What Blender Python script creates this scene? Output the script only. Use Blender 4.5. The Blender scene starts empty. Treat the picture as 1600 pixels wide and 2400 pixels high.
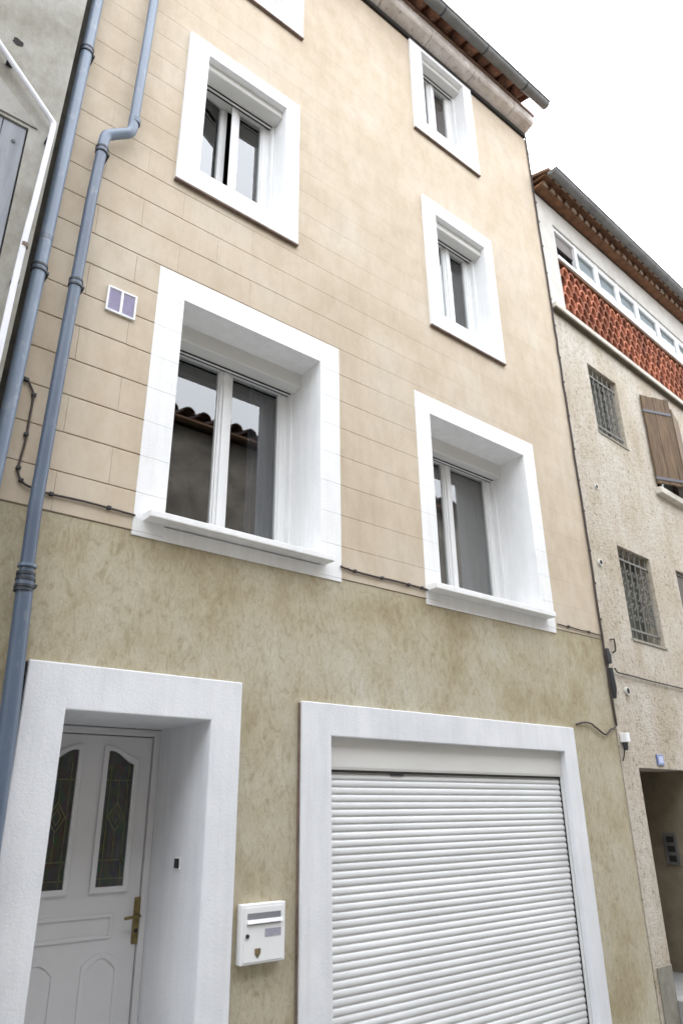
import bpy, math, random
from mathutils import Vector, Matrix
random.seed(7)
SC = bpy.context.scene
COL = SC.collection

# ------------------------------------------------------------------ camera
F_PX, YAW, PITCH, ROLL = 1676.34, 0.684331734, 0.397693574, -0.0124807994
cam_d = bpy.data.cameras.new('camera')
cam = bpy.data.objects.new('camera', cam_d); COL.objects.link(cam)
cy, sy = math.cos(YAW), math.sin(YAW)
fw = Vector((sy*math.cos(PITCH), cy*math.cos(PITCH), math.sin(PITCH)))
r0 = Vector((cy, -sy, 0)); u0 = r0.cross(fw)
rt = math.cos(ROLL)*r0 + math.sin(ROLL)*u0
up = -math.sin(ROLL)*r0 + math.cos(ROLL)*u0
cam.matrix_world = Matrix(((rt.x, up.x, -fw.x, 0.0), (rt.y, up.y, -fw.y, -4.0),
                           (rt.z, up.z, -fw.z, 1.6), (0, 0, 0, 1)))
cam_d.sensor_fit = 'HORIZONTAL'; cam_d.sensor_width = 36.0
cam_d.lens = 36.0*F_PX/1600.0
cam_d.clip_start = 0.05; cam_d.clip_end = 1000.0
cam_d.dof.use_dof = True; cam_d.dof.focus_distance = 5.7; cam_d.dof.aperture_fstop = 2.2
SC.camera = cam

# ------------------------------------------------------------------ sky and sun (overcast)
SUN_EL, SUN_AZ = math.radians(52), math.radians(25)      # azimuth: direction the sun stands in, from +Y clockwise
world = bpy.data.worlds.new("World"); SC.world = world; world.use_nodes = True
wn, wl = world.node_tree.nodes, world.node_tree.links
wn.clear()
sky = wn.new('ShaderNodeTexSky'); sky.sky_type = 'NISHITA'; sky.sun_disc = False
sky.sun_elevation = SUN_EL; sky.sun_rotation = SUN_AZ
sky.air_density = 1.0; sky.dust_density = 4.0; sky.ozone_density = 1.0
hs = wn.new('ShaderNodeHueSaturation'); hs.inputs['Saturation'].default_value = 0.3
bg = wn.new('ShaderNodeBackground'); bg.inputs['Strength'].default_value = 0.15
wo = wn.new('ShaderNodeOutputWorld')
# closed cloud layer: brighter overhead than at the horizon, a little of the clear sky coming through
tcw = wn.new('ShaderNodeTexCoord'); spx = wn.new('ShaderNodeSeparateXYZ'); wl.new(tcw.outputs['Generated'], spx.inputs[0])
cr = wn.new('ShaderNodeMapRange'); cr.inputs[1].default_value = 0.0; cr.inputs[2].default_value = 1.0
cr.inputs[3].default_value = 1/3; cr.inputs[4].default_value = 1.0; wl.new(spx.outputs['Z'], cr.inputs[0])
cm = wn.new('ShaderNodeMixRGB'); cm.blend_type = 'MULTIPLY'; cm.inputs[0].default_value = 1.0
cm.inputs[1].default_value = (7.3, 7.6, 8.1, 1); wl.new(cr.outputs[0], cm.inputs[2])
mxw = wn.new('ShaderNodeMixRGB'); mxw.inputs[0].default_value = 0.8
wl.new(sky.outputs[0], hs.inputs['Color']); wl.new(hs.outputs[0], mxw.inputs[1]); wl.new(cm.outputs[0], mxw.inputs[2]); wl.new(mxw.outputs[0], bg.inputs[0]); wl.new(bg.outputs[0], wo.inputs[0])
sun_d = bpy.data.lights.new('sun', 'SUN'); sun_d.energy = 0.5; sun_d.angle = math.radians(40)
sun_d.color = (1.0, 0.96, 0.9)
sun = bpy.data.objects.new('sun', sun_d); COL.objects.link(sun)
sd = Vector((math.sin(SUN_AZ)*math.cos(SUN_EL), math.cos(SUN_AZ)*math.cos(SUN_EL), math.sin(SUN_EL)))
sun.rotation_euler = sd.to_track_quat('Z', 'Y').to_euler()
sun.location = (0, -4, 30)
SC.view_settings.view_transform = 'Standard'; SC.view_settings.look = 'None'
SC.view_settings.exposure = 2.55; SC.view_settings.gamma = 1.0
SC.view_settings.use_curve_mapping = False
SC.cycles.max_bounces = 10; SC.cycles.diffuse_bounces = 6; SC.cycles.transparent_max_bounces = 16

# ------------------------------------------------------------------ materials
def new_mat(name):
    m = bpy.data.materials.new(name); m.use_nodes = True
    return m, m.node_tree.nodes, m.node_tree.links, m.node_tree.nodes['Principled BSDF']

def pos_node(N, L, scale):
    g = N.new('ShaderNodeNewGeometry'); mp = N.new('ShaderNodeMapping')
    mp.inputs['Scale'].default_value = scale
    L.new(g.outputs['Position'], mp.inputs['Vector'])
    return mp.outputs[0]

def noise(N, L, scale, detail=6, vec=(1, 1, 1), rough=0.6):
    n = N.new('ShaderNodeTexNoise'); n.inputs['Scale'].default_value = scale
    n.inputs['Detail'].default_value = detail; n.inputs['Roughness'].default_value = rough
    L.new(pos_node(N, L, vec), n.inputs['Vector'])
    return n.outputs['Fac']

def ramp(N, L, fac, stops):
    r = N.new('ShaderNodeValToRGB'); L.new(fac, r.inputs[0])
    e = r.color_ramp.elements
    while len(e) < len(stops): e.new(0.5)
    for el, (p, c) in zip(e, stops):
        el.position = p; el.color = (c[0], c[1], c[2], 1)
    return r.outputs[0]

def mix(N, L, fac, a, b, mode='MIX'):
    m = N.new('ShaderNodeMixRGB'); m.blend_type = mode
    if isinstance(fac, float): m.inputs[0].default_value = fac
    else: L.new(fac, m.inputs[0])
    for i, s in ((1, a), (2, b)):
        if isinstance(s, tuple): m.inputs[i].default_value = (s[0], s[1], s[2], 1)
        else: L.new(s, m.inputs[i])
    return m.outputs[0]

def bump(N, L, B, height, strength, dist):
    b = N.new('ShaderNodeBump'); b.inputs['Strength'].default_value = strength
    b.inputs['Distance'].default_value = dist
    L.new(height, b.inputs['Height']); L.new(b.outputs[0], B.inputs['Normal'])

def surf(name, a, b=None, rough=0.7, nscale=6.0, vec=(1, 1, 1), metal=0.0, bmp=0.0, bscale=60.0, bdist=0.004,
         spots=None, lo=0.35, hi=0.65, vary=0.0, spec=0.5):
    """plain surface: two tones mixed by noise, optional speckle, optional fine relief, optional tint per object"""
    m, N, L, B = new_mat(name)
    B.inputs['Roughness'].default_value = rough; B.inputs['Metallic'].default_value = metal
    B.inputs['Specular IOR Level'].default_value = spec
    b = b or tuple(c*0.88 for c in a)
    c = ramp(N, L, noise(N, L, nscale, 7, vec), [(lo, b), (hi, a)])
    if spots:
        sc, lo_, hi_, colr = spots
        f = ramp(N, L, noise(N, L, sc, 5, vec, 0.7), [(lo_, (0, 0, 0)), (hi_, (1, 1, 1))])
        c = mix(N, L, f, c, colr)
    if vary:
        oi = N.new('ShaderNodeObjectInfo')
        c = mix(N, L, 1.0, c, ramp(N, L, oi.outputs['Random'], [(0, (1-vary,)*3), (1, (1+vary*0.4, 1+vary*0.35, 1+vary*0.3))]), 'MULTIPLY')
    L.new(c, B.inputs['Base Color'])
    if bmp: bump(N, L, B, noise(N, L, bscale, 8, (1, 1, 1), 0.65), bmp, bdist)
    return m

M = {}
# scored beige render of the upper floors
def m_ashlar():
    m, N, L, B = new_mat('beige_render'); B.inputs['Roughness'].default_value = 0.88
    B.inputs['Specular IOR Level'].default_value = 0.15
    c = ramp(N, L, noise(N, L, 1.1, 7), [(0.32, (0.49, 0.41, 0.312)), (0.5, (0.54, 0.458, 0.355)), (0.68, (0.555, 0.492, 0.402))])
    st = ramp(N, L, noise(N, L, 6.0, 9, (1, 1, 0.5), 0.74), [(0.36, (0.90, 0.875, 0.835)), (0.58, (1.03, 1.03, 1.03))])
    c = mix(N, L, 0.9, c, st, 'MULTIPLY')
    pk = ramp(N, L, noise(N, L, 3.1, 8, (1, 1, 0.8), 0.7), [(0.60, (0, 0, 0)), (0.72, (0.55, 0.55, 0.55))])
    c = mix(N, L, pk, c, (0.56, 0.50, 0.44))
    oi = N.new('ShaderNodeObjectInfo')
    c = mix(N, L, 1.0, c, ramp(N, L, oi.outputs['Random'], [(0, (0.982, 0.98, 0.976)), (1, (1.012, 1.012, 1.012))]), 'MULTIPLY')
    dirt = ramp(N, L, noise(N, L, 24.0, 5, (1, 1, 1), 0.75), [(0.66, (0, 0, 0)), (0.8, (0.55, 0.55, 0.55))])
    c = mix(N, L, dirt, c, (0.27, 0.22, 0.155))
    L.new(c, B.inputs['Base Color'])
    bump(N, L, B, noise(N, L, 130.0, 8, (1, 1, 1), 0.7), 0.5, 0.004)
    return m
M['ashlar'] = m_ashlar()
M['joint'] = surf('scored_joint', (0.44, 0.365, 0.275), (0.31, 0.255, 0.19), 0.95, 14)
# lower wall: smoother, blotched, streaky
def m_lower():
    m, N, L, B = new_mat('olive_beige_render'); B.inputs['Roughness'].default_value = 0.9
    B.inputs['Specular IOR Level'].default_value = 0.2
    c = ramp(N, L, noise(N, L, 1.7, 8, (1, 1, 0.85), 0.6), [(0.33, (0.355, 0.30, 0.195)), (0.45, (0.425, 0.373, 0.263)), (0.56, (0.462, 0.418, 0.315)), (0.68, (0.51, 0.478, 0.395))])
    nz = N.new('ShaderNodeTexNoise'); nz.inputs['Scale'].default_value = 13.0; nz.inputs['Detail'].default_value = 10
    nz.inputs['Roughness'].default_value = 0.78; nz.inputs['Distortion'].default_value = 1.6
    L.new(pos_node(N, L, (1.25, 1, 0.6)), nz.inputs['Vector'])
    st = ramp(N, L, nz.outputs['Fac'], [(0.35, (0.74, 0.70, 0.61)), (0.48, (0.97, 0.96, 0.945)), (0.64, (1.10, 1.10, 1.115))])
    c = mix(N, L, 0.95, c, st, 'MULTIPLY')
    n2 = N.new('ShaderNodeTexNoise'); n2.inputs['Scale'].default_value = 42.0; n2.inputs['Detail'].default_value = 6
    n2.inputs['Roughness'].default_value = 0.85; n2.inputs['Distortion'].default_value = 2.2
    L.new(pos_node(N, L, (1.4, 1, 0.55)), n2.inputs['Vector'])
    fl = ramp(N, L, n2.outputs['Fac'], [(0.34, (0.74, 0.70, 0.61)), (0.46, (0.98, 0.98, 0.97)), (0.66, (1.08, 1.08, 1.085))])
    c = mix(N, L, 0.9, c, fl, 'MULTIPLY')
    L.new(c, B.inputs['Base Color'])
    bump(N, L, B, n2.outputs['Fac'], 0.6, 0.008)
    return m
M['lower'] = m_lower()
def m_white(name, base, low, streak, relief):
    m, N, L, B = new_mat(name); B.inputs['Roughness'].default_value = 0.88; B.inputs['Specular IOR Level'].default_value = 0.2
    c = ramp(N, L, noise(N, L, 2.4, 8, (1, 1, 0.7), 0.65), [(0.33, low), (0.66, base)])
    r_ = ramp(N, L, noise(N, L, 13.0, 8, (1, 1, 0.09), 0.72), [(0.36, streak), (0.56, (1, 1, 1))])
    c = mix(N, L, 0.85, c, r_, 'MULTIPLY')
    f = ramp(N, L, noise(N, L, 26.0, 6, (1, 1, 1), 0.8), [(0.64, (0, 0, 0)), (0.80, (0.8, 0.8, 0.8))])
    c = mix(N, L, f, c, (0.50, 0.485, 0.455))
    L.new(c, B.inputs['Base Color'])
    bump(N, L, B, noise(N, L, 75.0, 8, (1, 1, 1), 0.7), relief, 0.006)
    return m
M['white'] = m_white('white_render', (0.845, 0.845, 0.84), (0.765, 0.765, 0.76), (0.93, 0.925, 0.91), 0.5)
M['white_rough'] = m_white('white_rough_render', (0.755, 0.76, 0.775), (0.66, 0.668, 0.685), (0.92, 0.92, 0.915), 0.5)
M['pvc'] = surf('white_pvc', (0.79, 0.79, 0.785), (0.74, 0.74, 0.735), 0.35, 2.0)
M['pvc_old'] = surf('cream_shutter_box', (0.68, 0.672, 0.645), (0.62, 0.61, 0.58), 0.5, 3.0, (0.3, 1, 2))
M['shutter'] = surf('pale_grey_shutter', (0.73, 0.735, 0.735), (0.665, 0.67, 0.67), 0.42, 2.2, (0.6, 1, 1.5), vary=0.09)
M['door'] = surf('white_door_paint', (0.64, 0.633, 0.635), (0.60, 0.593, 0.595), 0.4, 2.2)
M['near_black'] = surf('near_black_matt', (0.02, 0.017, 0.014), rough=0.95)  # seals and holes, and eaves strips painted as shade
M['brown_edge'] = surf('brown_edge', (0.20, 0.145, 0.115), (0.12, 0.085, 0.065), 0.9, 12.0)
M['brass'] = surf('old_brass', (0.30, 0.235, 0.105), (0.18, 0.14, 0.06), 0.45, 20.0, metal=0.9)
M['came'] = surf('brass_came', (0.17, 0.165, 0.075), (0.11, 0.105, 0.05), 0.5, 20.0, metal=0.3)
M['black'] = surf('black_plastic', (0.02, 0.02, 0.022), rough=0.5)
M['pipe'] = surf('blue_grey_pipe', (0.155, 0.20, 0.265), (0.12, 0.155, 0.21), 0.38, 3.0, (1, 1, 0.5), spots=(15.0, 0.56, 0.74, (0.26, 0.285, 0.31)))
M['pipe_dark'] = surf('slate_grey_pipe', (0.10, 0.135, 0.185), (0.075, 0.10, 0.145), 0.38, 3.0, (1, 1, 0.5), spots=(15.0, 0.57, 0.74, (0.19, 0.205, 0.23)))
M['collar'] = surf('dark_collar', (0.028, 0.033, 0.042), rough=0.5)
M['conduit'] = surf('white_conduit', (0.72, 0.72, 0.76), (0.62, 0.62, 0.66), 0.45, 6.0)
M['cable'] = surf('brown_black_cable', (0.055, 0.04, 0.035), rough=0.7)
M['cornice'] = surf('grey_pink_cornice', (0.72, 0.665, 0.62), (0.52, 0.465, 0.42), 0.92, 5.0, bmp=0.9, bscale=50, bdist=0.012,
                    spots=(17.0, 0.56, 0.72, (0.26, 0.22, 0.195)), spec=0.15)
M['tile'] = surf('old_clay_tile', (0.27, 0.125, 0.075), (0.11, 0.058, 0.04), 0.9, 9.0, bmp=0.5, bscale=60, vary=0.35,
                 spots=(14.0, 0.55, 0.75, (0.33, 0.26, 0.19)), spec=0.2)
M['tile_dark'] = surf('weathered_tile', (0.21, 0.105, 0.055), (0.11, 0.056, 0.034), 0.9, 9.0, bmp=0.5, bscale=60, vary=0.3, spec=0.2)
M['mortar'] = surf('pale_mortar', (0.42, 0.33, 0.25), (0.33, 0.25, 0.18), 0.95, 20.0)
M['gutter'] = surf('weathered_zinc', (0.185, 0.187, 0.18), (0.125, 0.125, 0.12), 0.55, 5.0, metal=0.25,
                   spots=(16.0, 0.56, 0.75, (0.115, 0.105, 0.09)))
M['roof'] = surf('roof_deck', (0.20, 0.12, 0.08), rough=0.95)
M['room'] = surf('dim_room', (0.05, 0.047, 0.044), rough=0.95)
M['curtain'] = surf('grey_curtain', (0.24, 0.22, 0.21), (0.20, 0.185, 0.175), 0.95, 20.0, (1, 1, 0.05))
M['curtain_blue'] = surf('slate_curtain', (0.06, 0.066, 0.08), (0.045, 0.05, 0.06), 0.95, 20.0, (1, 1, 0.05))
M['curtain_sky_pale'] = surf('pale_curtain_sky', (0.70, 0.73, 0.76), (0.62, 0.66, 0.70), 0.9, 10.0)  # curtains, and the loggia sheets coloured as reflected sky
M['vent_panel'] = surf('mauve_grey_mesh', (0.66, 0.62, 0.80), (0.56, 0.53, 0.68), 0.7, 60.0)
# left neighbour
def m_grey():
    m, N, L, B = new_mat('grey_cement_render'); B.inputs['Roughness'].default_value = 0.93
    B.inputs['Specular IOR Level'].default_value = 0.2
    c = ramp(N, L, noise(N, L, 2.2, 8, (1, 1, 1), 0.62), [(0.33, (0.25, 0.236, 0.197)), (0.5, (0.325, 0.312, 0.272)), (0.67, (0.385, 0.374, 0.338))])
    st = ramp(N, L, noise(N, L, 20.0, 7, (1, 1, 0.4), 0.75), [(0.33, (0.8, 0.79, 0.76)), (0.55, (1, 1, 1)), (0.72, (1.08, 1.08, 1.08))])
    c = mix(N, L, 0.8, c, st, 'MULTIPLY')
    L.new(c, B.inputs['Base Color'])
    bump(N, L, B, noise(N, L, 60.0, 8, (1, 1, 1), 0.7), 0.6, 0.006)
    return m
M['grey'] = m_grey()
M['grey_shutter'] = surf('faded_blue_grey_paint', (0.285, 0.295, 0.32), (0.20, 0.208, 0.23), 0.8, 5.0, (3, 1, 0.4))
M['dirt_shade'] = surf('dirt_and_shade_edge', (0.085, 0.075, 0.055), (0.045, 0.04, 0.03), 0.98, 9.0)
M['patch'] = surf('pale_patch_render', (0.36, 0.345, 0.32), (0.27, 0.26, 0.235), 0.93, 3.0, bmp=0.5, bscale=70, spots=(22.0, 0.58, 0.78, (0.25, 0.235, 0.20)), spec=0.2)
# right neighbour
def m_rough():
    m, N, L, B = new_mat('roughcast'); B.inputs['Roughness'].default_value = 0.95
    B.inputs['Specular IOR Level'].default_value = 0.15
    c = ramp(N, L, noise(N, L, 1.5, 8, (1, 1, 0.7), 0.6), [(0.33, (0.50, 0.435, 0.345)), (0.5, (0.58, 0.525, 0.45)), (0.67, (0.62, 0.58, 0.52))])
    pit = noise(N, L, 21.0, 5, (1, 1, 1), 0.72)
    c = mix(N, L, 0.8, c, ramp(N, L, pit, [(0.35, (0.54, 0.48, 0.385)), (0.44, (0.95, 0.94, 0.915)), (0.60, (1.10, 1.10, 1.10))]), 'MULTIPLY')
    st = ramp(N, L, noise(N, L, 5.0, 6, (1, 1, 0.3), 0.7), [(0.35, (0.88, 0.85, 0.79)), (0.6, (1, 1, 1))])
    c = mix(N, L, 0.8, c, st, 'MULTIPLY')
    L.new(c, B.inputs['Base Color'])
    h = mix(N, L, 0.5, noise(N, L, 55.0, 5, (1, 1, 1), 0.7), pit)
    bump(N, L, B, h, 1.0, 0.035)
    return m
M['rough'] = m_rough()
M['wood'] = surf('weathered_brown_boards', (0.215, 0.14, 0.08), (0.115, 0.075, 0.042), 0.8, 7.0, (7, 7, 0.5), vary=0.3, lo=0.4, hi=0.62)
M['iron'] = surf('grey_wrought_iron', (0.20, 0.195, 0.175), (0.13, 0.125, 0.11), 0.7, 20.0)
M['strap'] = surf('grey_iron_strap', (0.13, 0.125, 0.14), rough=0.6)
M['brown_door'] = surf('dark_brown_door', (0.075, 0.05, 0.03), (0.05, 0.034, 0.02), 0.6, 6.0, (6, 6, 0.4))
M['passage'] = surf('passage_render', (0.26, 0.22, 0.155), (0.19, 0.16, 0.11), 0.9, 5.0)
M['shabby'] = surf('grey_green_pane', (0.12, 0.125, 0.10), (0.07, 0.075, 0.06), 0.4, 4.0)
M['dark_brown'] = surf('dark_brown_slab', (0.12, 0.10, 0.065), (0.07, 0.06, 0.04), 0.95, 9.0)
M['claustra'] = surf('terracotta', (0.52, 0.205, 0.12), (0.29, 0.10, 0.058), 0.85, 12.0, vary=0.45, spots=(30.0, 0.56, 0.75, (0.60, 0.33, 0.22)), spec=0.2)
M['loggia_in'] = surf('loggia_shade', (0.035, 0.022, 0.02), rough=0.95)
M['ledge'] = surf('pale_ledge', (0.62, 0.58, 0.51), (0.5, 0.46, 0.39), 0.9, 8.0)
M['cream_wall'] = surf('cream_strip', (0.58, 0.56, 0.515), (0.50, 0.475, 0.43), 0.9, 5.0, bmp=0.4, bscale=60)
M['plinth'] = surf('grey_plinth', (0.26, 0.245, 0.20), (0.18, 0.17, 0.135), 0.95, 10.0, bmp=0.6, bscale=40)
M['plaque'] = surf('blue_enamel', (0.10, 0.15, 0.36), rough=0.3)
M['plaque_in'] = surf('pale_blue_enamel', (0.40, 0.46, 0.66), rough=0.3)
M['label'] = surf('grey_label', (0.36, 0.36, 0.42), (0.28, 0.28, 0.33), 0.5, 40.0)
M['slot'] = surf('slot_shade', (0.20, 0.205, 0.22), rough=0.6)
M['sticker'] = surf('brown_crest_sticker', (0.24, 0.15, 0.075), (0.10, 0.10, 0.06), 0.5, 45.0)
M['sticker_green'] = surf('green_crest_sticker', (0.10, 0.12, 0.07), rough=0.5)
M['opp'] = surf('dark_rubble_render', (0.27, 0.25, 0.215), (0.14, 0.13, 0.115), 0.95, 2.2, bmp=0.7, bscale=18, bdist=0.02, spots=(9.0, 0.55, 0.7, (0.13, 0.12, 0.11)))
M['opp_pink'] = surf('brick_red_render', (0.34, 0.20, 0.15), (0.25, 0.15, 0.11), 0.95, 3.0)
M['opp_tile'] = surf('dark_brown_tile', (0.10, 0.062, 0.045), (0.05, 0.033, 0.026), 0.95, 7.0, vary=0.3)  # darker brown tone for the tiles across the street
M['asphalt'] = surf('pale_street_concrete', (0.21, 0.205, 0.195), (0.15, 0.147, 0.14), 0.92, 3.0, bmp=0.5, bscale=120)
M['paving'] = surf('pale_concrete', (0.30, 0.295, 0.285), (0.23, 0.225, 0.215), 0.9, 4.0, bmp=0.4, bscale=80)

def m_glass(name, ior, tint, rough=0.0):
    m = bpy.data.materials.new(name); m.use_nodes = True
    N, L = m.node_tree.nodes, m.node_tree.links; N.clear()
    t = N.new('ShaderNodeBsdfTransparent'); t.inputs[0].default_value = (*tint, 1)
    g = N.new('ShaderNodeBsdfGlossy'); g.inputs['Roughness'].default_value = rough
    f = N.new('ShaderNodeFresnel'); f.inputs['IOR'].default_value = ior
    ge = N.new('ShaderNodeNewGeometry'); iv = N.new('ShaderNodeMath'); iv.operation = 'SUBTRACT'; iv.inputs[0].default_value = 1.0
    L.new(ge.outputs['Backfacing'], iv.inputs[1])
    mu = N.new('ShaderNodeMath'); mu.operation = 'MULTIPLY'; L.new(f.outputs[0], mu.inputs[0]); L.new(iv.outputs[0], mu.inputs[1])
    mx = N.new('ShaderNodeMixShader'); o = N.new('ShaderNodeOutputMaterial')
    L.new(mu.outputs[0], mx.inputs[0]); L.new(t.outputs[0], mx.inputs[1]); L.new(g.outputs[0], mx.inputs[2]); L.new(mx.outputs[0], o.inputs[0])
    return m
M['glass'] = m_glass('window_glass', 2.5, (0.86, 0.88, 0.88))
def m_leaded():
    m, N, L, B = new_mat('leaded_dark_glass')
    v = N.new('ShaderNodeTexVoronoi'); v.inputs['Scale'].default_value = 30.0
    L.new(pos_node(N, L, (1, 1, 0.6)), v.inputs['Vector'])
    L.new(mix(N, L, 0.35, (0.022, 0.026, 0.020), mix(N, L, 0.92, v.outputs['Color'], (0.02, 0.025, 0.02))), B.inputs['Base Color'])
    B.inputs['Roughness'].default_value = 0.22
    bump(N, L, B, noise(N, L, 70.0, 3), 0.25, 0.003)
    return m
M['leaded'] = m_leaded()

# ------------------------------------------------------------------ building helpers
WL = {}      # world location of every parent
ident = lambda p: p

class MB:
    def __init__(s, tf=None): s.v, s.f, s.tf = [], [], tf or ident
    def add(s, verts, faces):
        n = len(s.v); s.v += [Vector(s.tf(Vector(p))) for p in verts]
        s.f += [tuple(i+n for i in f) for f in faces]; return s
    def box(s, x0, x1, y0, y1, z0, z1):
        return s.add([(x0,y0,z0),(x1,y0,z0),(x1,y1,z0),(x0,y1,z0),(x0,y0,z1),(x1,y0,z1),(x1,y1,z1),(x0,y1,z1)],
                     [(0,3,2,1),(4,5,6,7),(0,1,5,4),(1,2,6,5),(2,3,7,6),(3,0,4,7)])
    def hexa(s, bot, top):     # four bottom points, four top points, counter-clockwise from above
        return s.add(list(bot)+list(top), [(0,3,2,1),(4,5,6,7),(0,1,5,4),(1,2,6,5),(2,3,7,6),(3,0,4,7)])
    def prism_x(s, prof, x0, x1, close=True):       # profile of (y,z), extruded along x
        n = len(prof); vs = [(x0,y,z) for y,z in prof]+[(x1,y,z) for y,z in prof]
        fs = [(i,(i+1)%n,(i+1)%n+n,i+n) for i in range(n)]
        if close: fs += [tuple(range(n-1,-1,-1)), tuple(range(n,2*n))]
        return s.add(vs, fs)
    def prism_y(s, prof, y0, y1):                   # profile of (x,z), extruded along y
        n = len(prof); vs = [(x,y0,z) for x,z in prof]+[(x,y1,z) for x,z in prof]
        return s.add(vs, [((i+1)%n,i,i+n,(i+1)%n+n) for i in range(n)]+[tuple(range(n)), tuple(range(2*n-1,n-1,-1))])
    def ring_y(s, outer, inner, y0, y1):            # loop of bars between two outlines in the xz plane
        n = len(outer)
        vs = [(x,y0,z) for x,z in outer]+[(x,y0,z) for x,z in inner]+[(x,y1,z) for x,z in outer]+[(x,y1,z) for x,z in inner]
        fs = []
        for i in range(n):
            j = (i+1) % n
            fs += [(i,j,n+j,n+i), (2*n+j,2*n+i,3*n+i,3*n+j), (i,2*n+i,2*n+j,j), (n+j,3*n+j,3*n+i,n+i)]
        return s.add(vs, fs)
    def tube(s, pts, r, n=10, caps=True):
        pts = [Vector(p) for p in pts]; k = len(pts)
        rs = r if isinstance(r, (list, tuple)) else [r]*k
        base = []; ref = Vector((0.31, 0.77, 0.55))
        for i, p in enumerate(pts):
            d = (pts[min(i+1,k-1)]-pts[max(i-1,0)]).normalized()
            a = d.cross(ref).normalized(); b = d.cross(a)
            base.append([p+rs[i]*(math.cos(t)*a+math.sin(t)*b) for t in (2*math.pi*q/n for q in range(n))])
        vs = [q for ringp in base for q in ringp]; fs = []
        for i in range(k-1):
            for q in range(n):
                w = (q+1) % n; fs.append((i*n+q, i*n+w, (i+1)*n+w, (i+1)*n+q))
        if caps: fs += [tuple(range(n-1,-1,-1)), tuple(range((k-1)*n, k*n))]
        return s.add(vs, fs)
    def half_pipe_y(s, cx, cz, r, th, y0, y1, up_=True, n=8, z1=None, taper=1.0):
        """barrel shell lying along y; end y0 at height cz, end y1 at height z1"""
        z1 = cz if z1 is None else z1; sg = 1 if up_ else -1
        pr = lambda R, q: (R*math.cos(math.pi*q/n), sg*R*math.sin(math.pi*q/n))
        vs = []
        for (yy, zz, k) in ((y0, cz, 1.0), (y1, z1, taper)):
            for R in (r*k, r*k-th):
                for q in range(n+1):
                    a, b = pr(R, q); vs.append((cx+a, yy, zz+b))
        m = n+1; fs = []
        for q in range(n):
            fs += [(q,q+1,2*m+q+1,2*m+q), (m+q+1,m+q,3*m+q,3*m+q+1), (q,m+q,m+q+1,q+1), (2*m+q+1,3*m+q+1,3*m+q,2*m+q)]
        fs += [(0,2*m,3*m,m), (n,m+n,3*m+n,2*m+n)]
        return s.add(vs, fs)
    def build(s, name, m, parent=None, smooth=False, bevel=0.0, **props):
        me = bpy.data.meshes.new(name)
        lo = Vector([min(v[i] for v in s.v) for i in range(3)]); hi = Vector([max(v[i] for v in s.v) for i in range(3)])
        c = (lo+hi)/2
        me.from_pydata([v-c for v in s.v], [], s.f)
        me.materials.append(m)
        o = bpy.data.objects.new(name, me); COL.objects.link(o)
        if parent is not None:
            o.parent = parent; o.location = c - WL[parent.name]
        else: o.location = c
        WL[o.name] = c
        import bmesh
        bm = bmesh.new(); bm.from_mesh(me); bmesh.ops.recalc_face_normals(bm, faces=bm.faces); bm.to_mesh(me); bm.free()
        if smooth:
            for p in me.polygons: p.use_smooth = True
            md = o.modifiers.new('split', 'EDGE_SPLIT'); md.split_angle = math.radians(50)
        if bevel:
            b = o.modifiers.new('bevel', 'BEVEL'); b.width = bevel; b.segments = 2; b.limit_method = 'ANGLE'
        for k, v in props.items(): o[k] = v
        return o

def thing(name, label, cat, loc, group=None):
    o = bpy.data.objects.new(name, None); COL.objects.link(o); o.location = loc
    o.empty_display_size = 0.1
    o['label'] = label; o['category'] = cat
    if group: o['group'] = group
    WL[o.name] = Vector(loc); return o

def tag(o, label, cat, group=None):
    o['label'] = label; o['category'] = cat
    if group: o['group'] = group
    return o

def dup(o, delta, parent=None):
    c = o.copy(); COL.objects.link(c)
    p = parent or o.parent
    c.parent = p
    w = WL[o.name]+Vector(delta); WL[c.name] = w
    c.location = w - (WL[p.name] if p else Vector())
    return c

def subtract(rect, holes):
    out = [rect]
    for hx0, hx1, hz0, hz1 in holes:
        nxt = []
        for x0, x1, z0, z1 in out:
            if hx1 <= x0 or hx0 >= x1 or hz1 <= z0 or hz0 >= z1: nxt.append((x0,x1,z0,z1)); continue
            if hz0 > z0: nxt.append((x0,x1,z0,hz0))
            if hz1 < z1: nxt.append((x0,x1,hz1,z1))
            a, b = max(z0,hz0), min(z1,hz1)
            if hx0 > x0: nxt.append((x0,hx0,a,b))
            if hx1 < x1: nxt.append((hx1,x1,a,b))
        out = nxt
    return [r for r in out if r[1]-r[0] > 1e-4 and r[3]-r[2] > 1e-4]

def visible(pts):
    for p in pts:
        d = Vector(p)-Vector((0,-4,1.6)); z = d.dot(fw)
        if z < 0.1: continue
        u, v = 800+F_PX*d.dot(rt)/z, 1200-F_PX*d.dot(up)/z
        if -40 < u < 1640 and -40 < v < 2440: return True
    return False

# ------------------------------------------------------------------ ground
GZ = -0.30                                   # street level
MB().box(-60, 80, -60, 60, GZ-0.3, GZ).build('road', M['asphalt'], kind='structure')
MB().box(-20, 40, -0.75, 0.05, GZ-0.2, GZ+0.012).build('pavement', M['paving'], kind='structure')

# ------------------------------------------------------------------ the beige terraced house
XR = 6.715                                   # right party line
def xl(z): return 0.742+(max(z, 3.4)-5.3)*0.018     # left edge leans a little
house = thing('terraced_house', 'tall beige rendered house with white framed windows, white door and closed roller shutter', 'house', (3.7, 4.0, 0))
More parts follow.
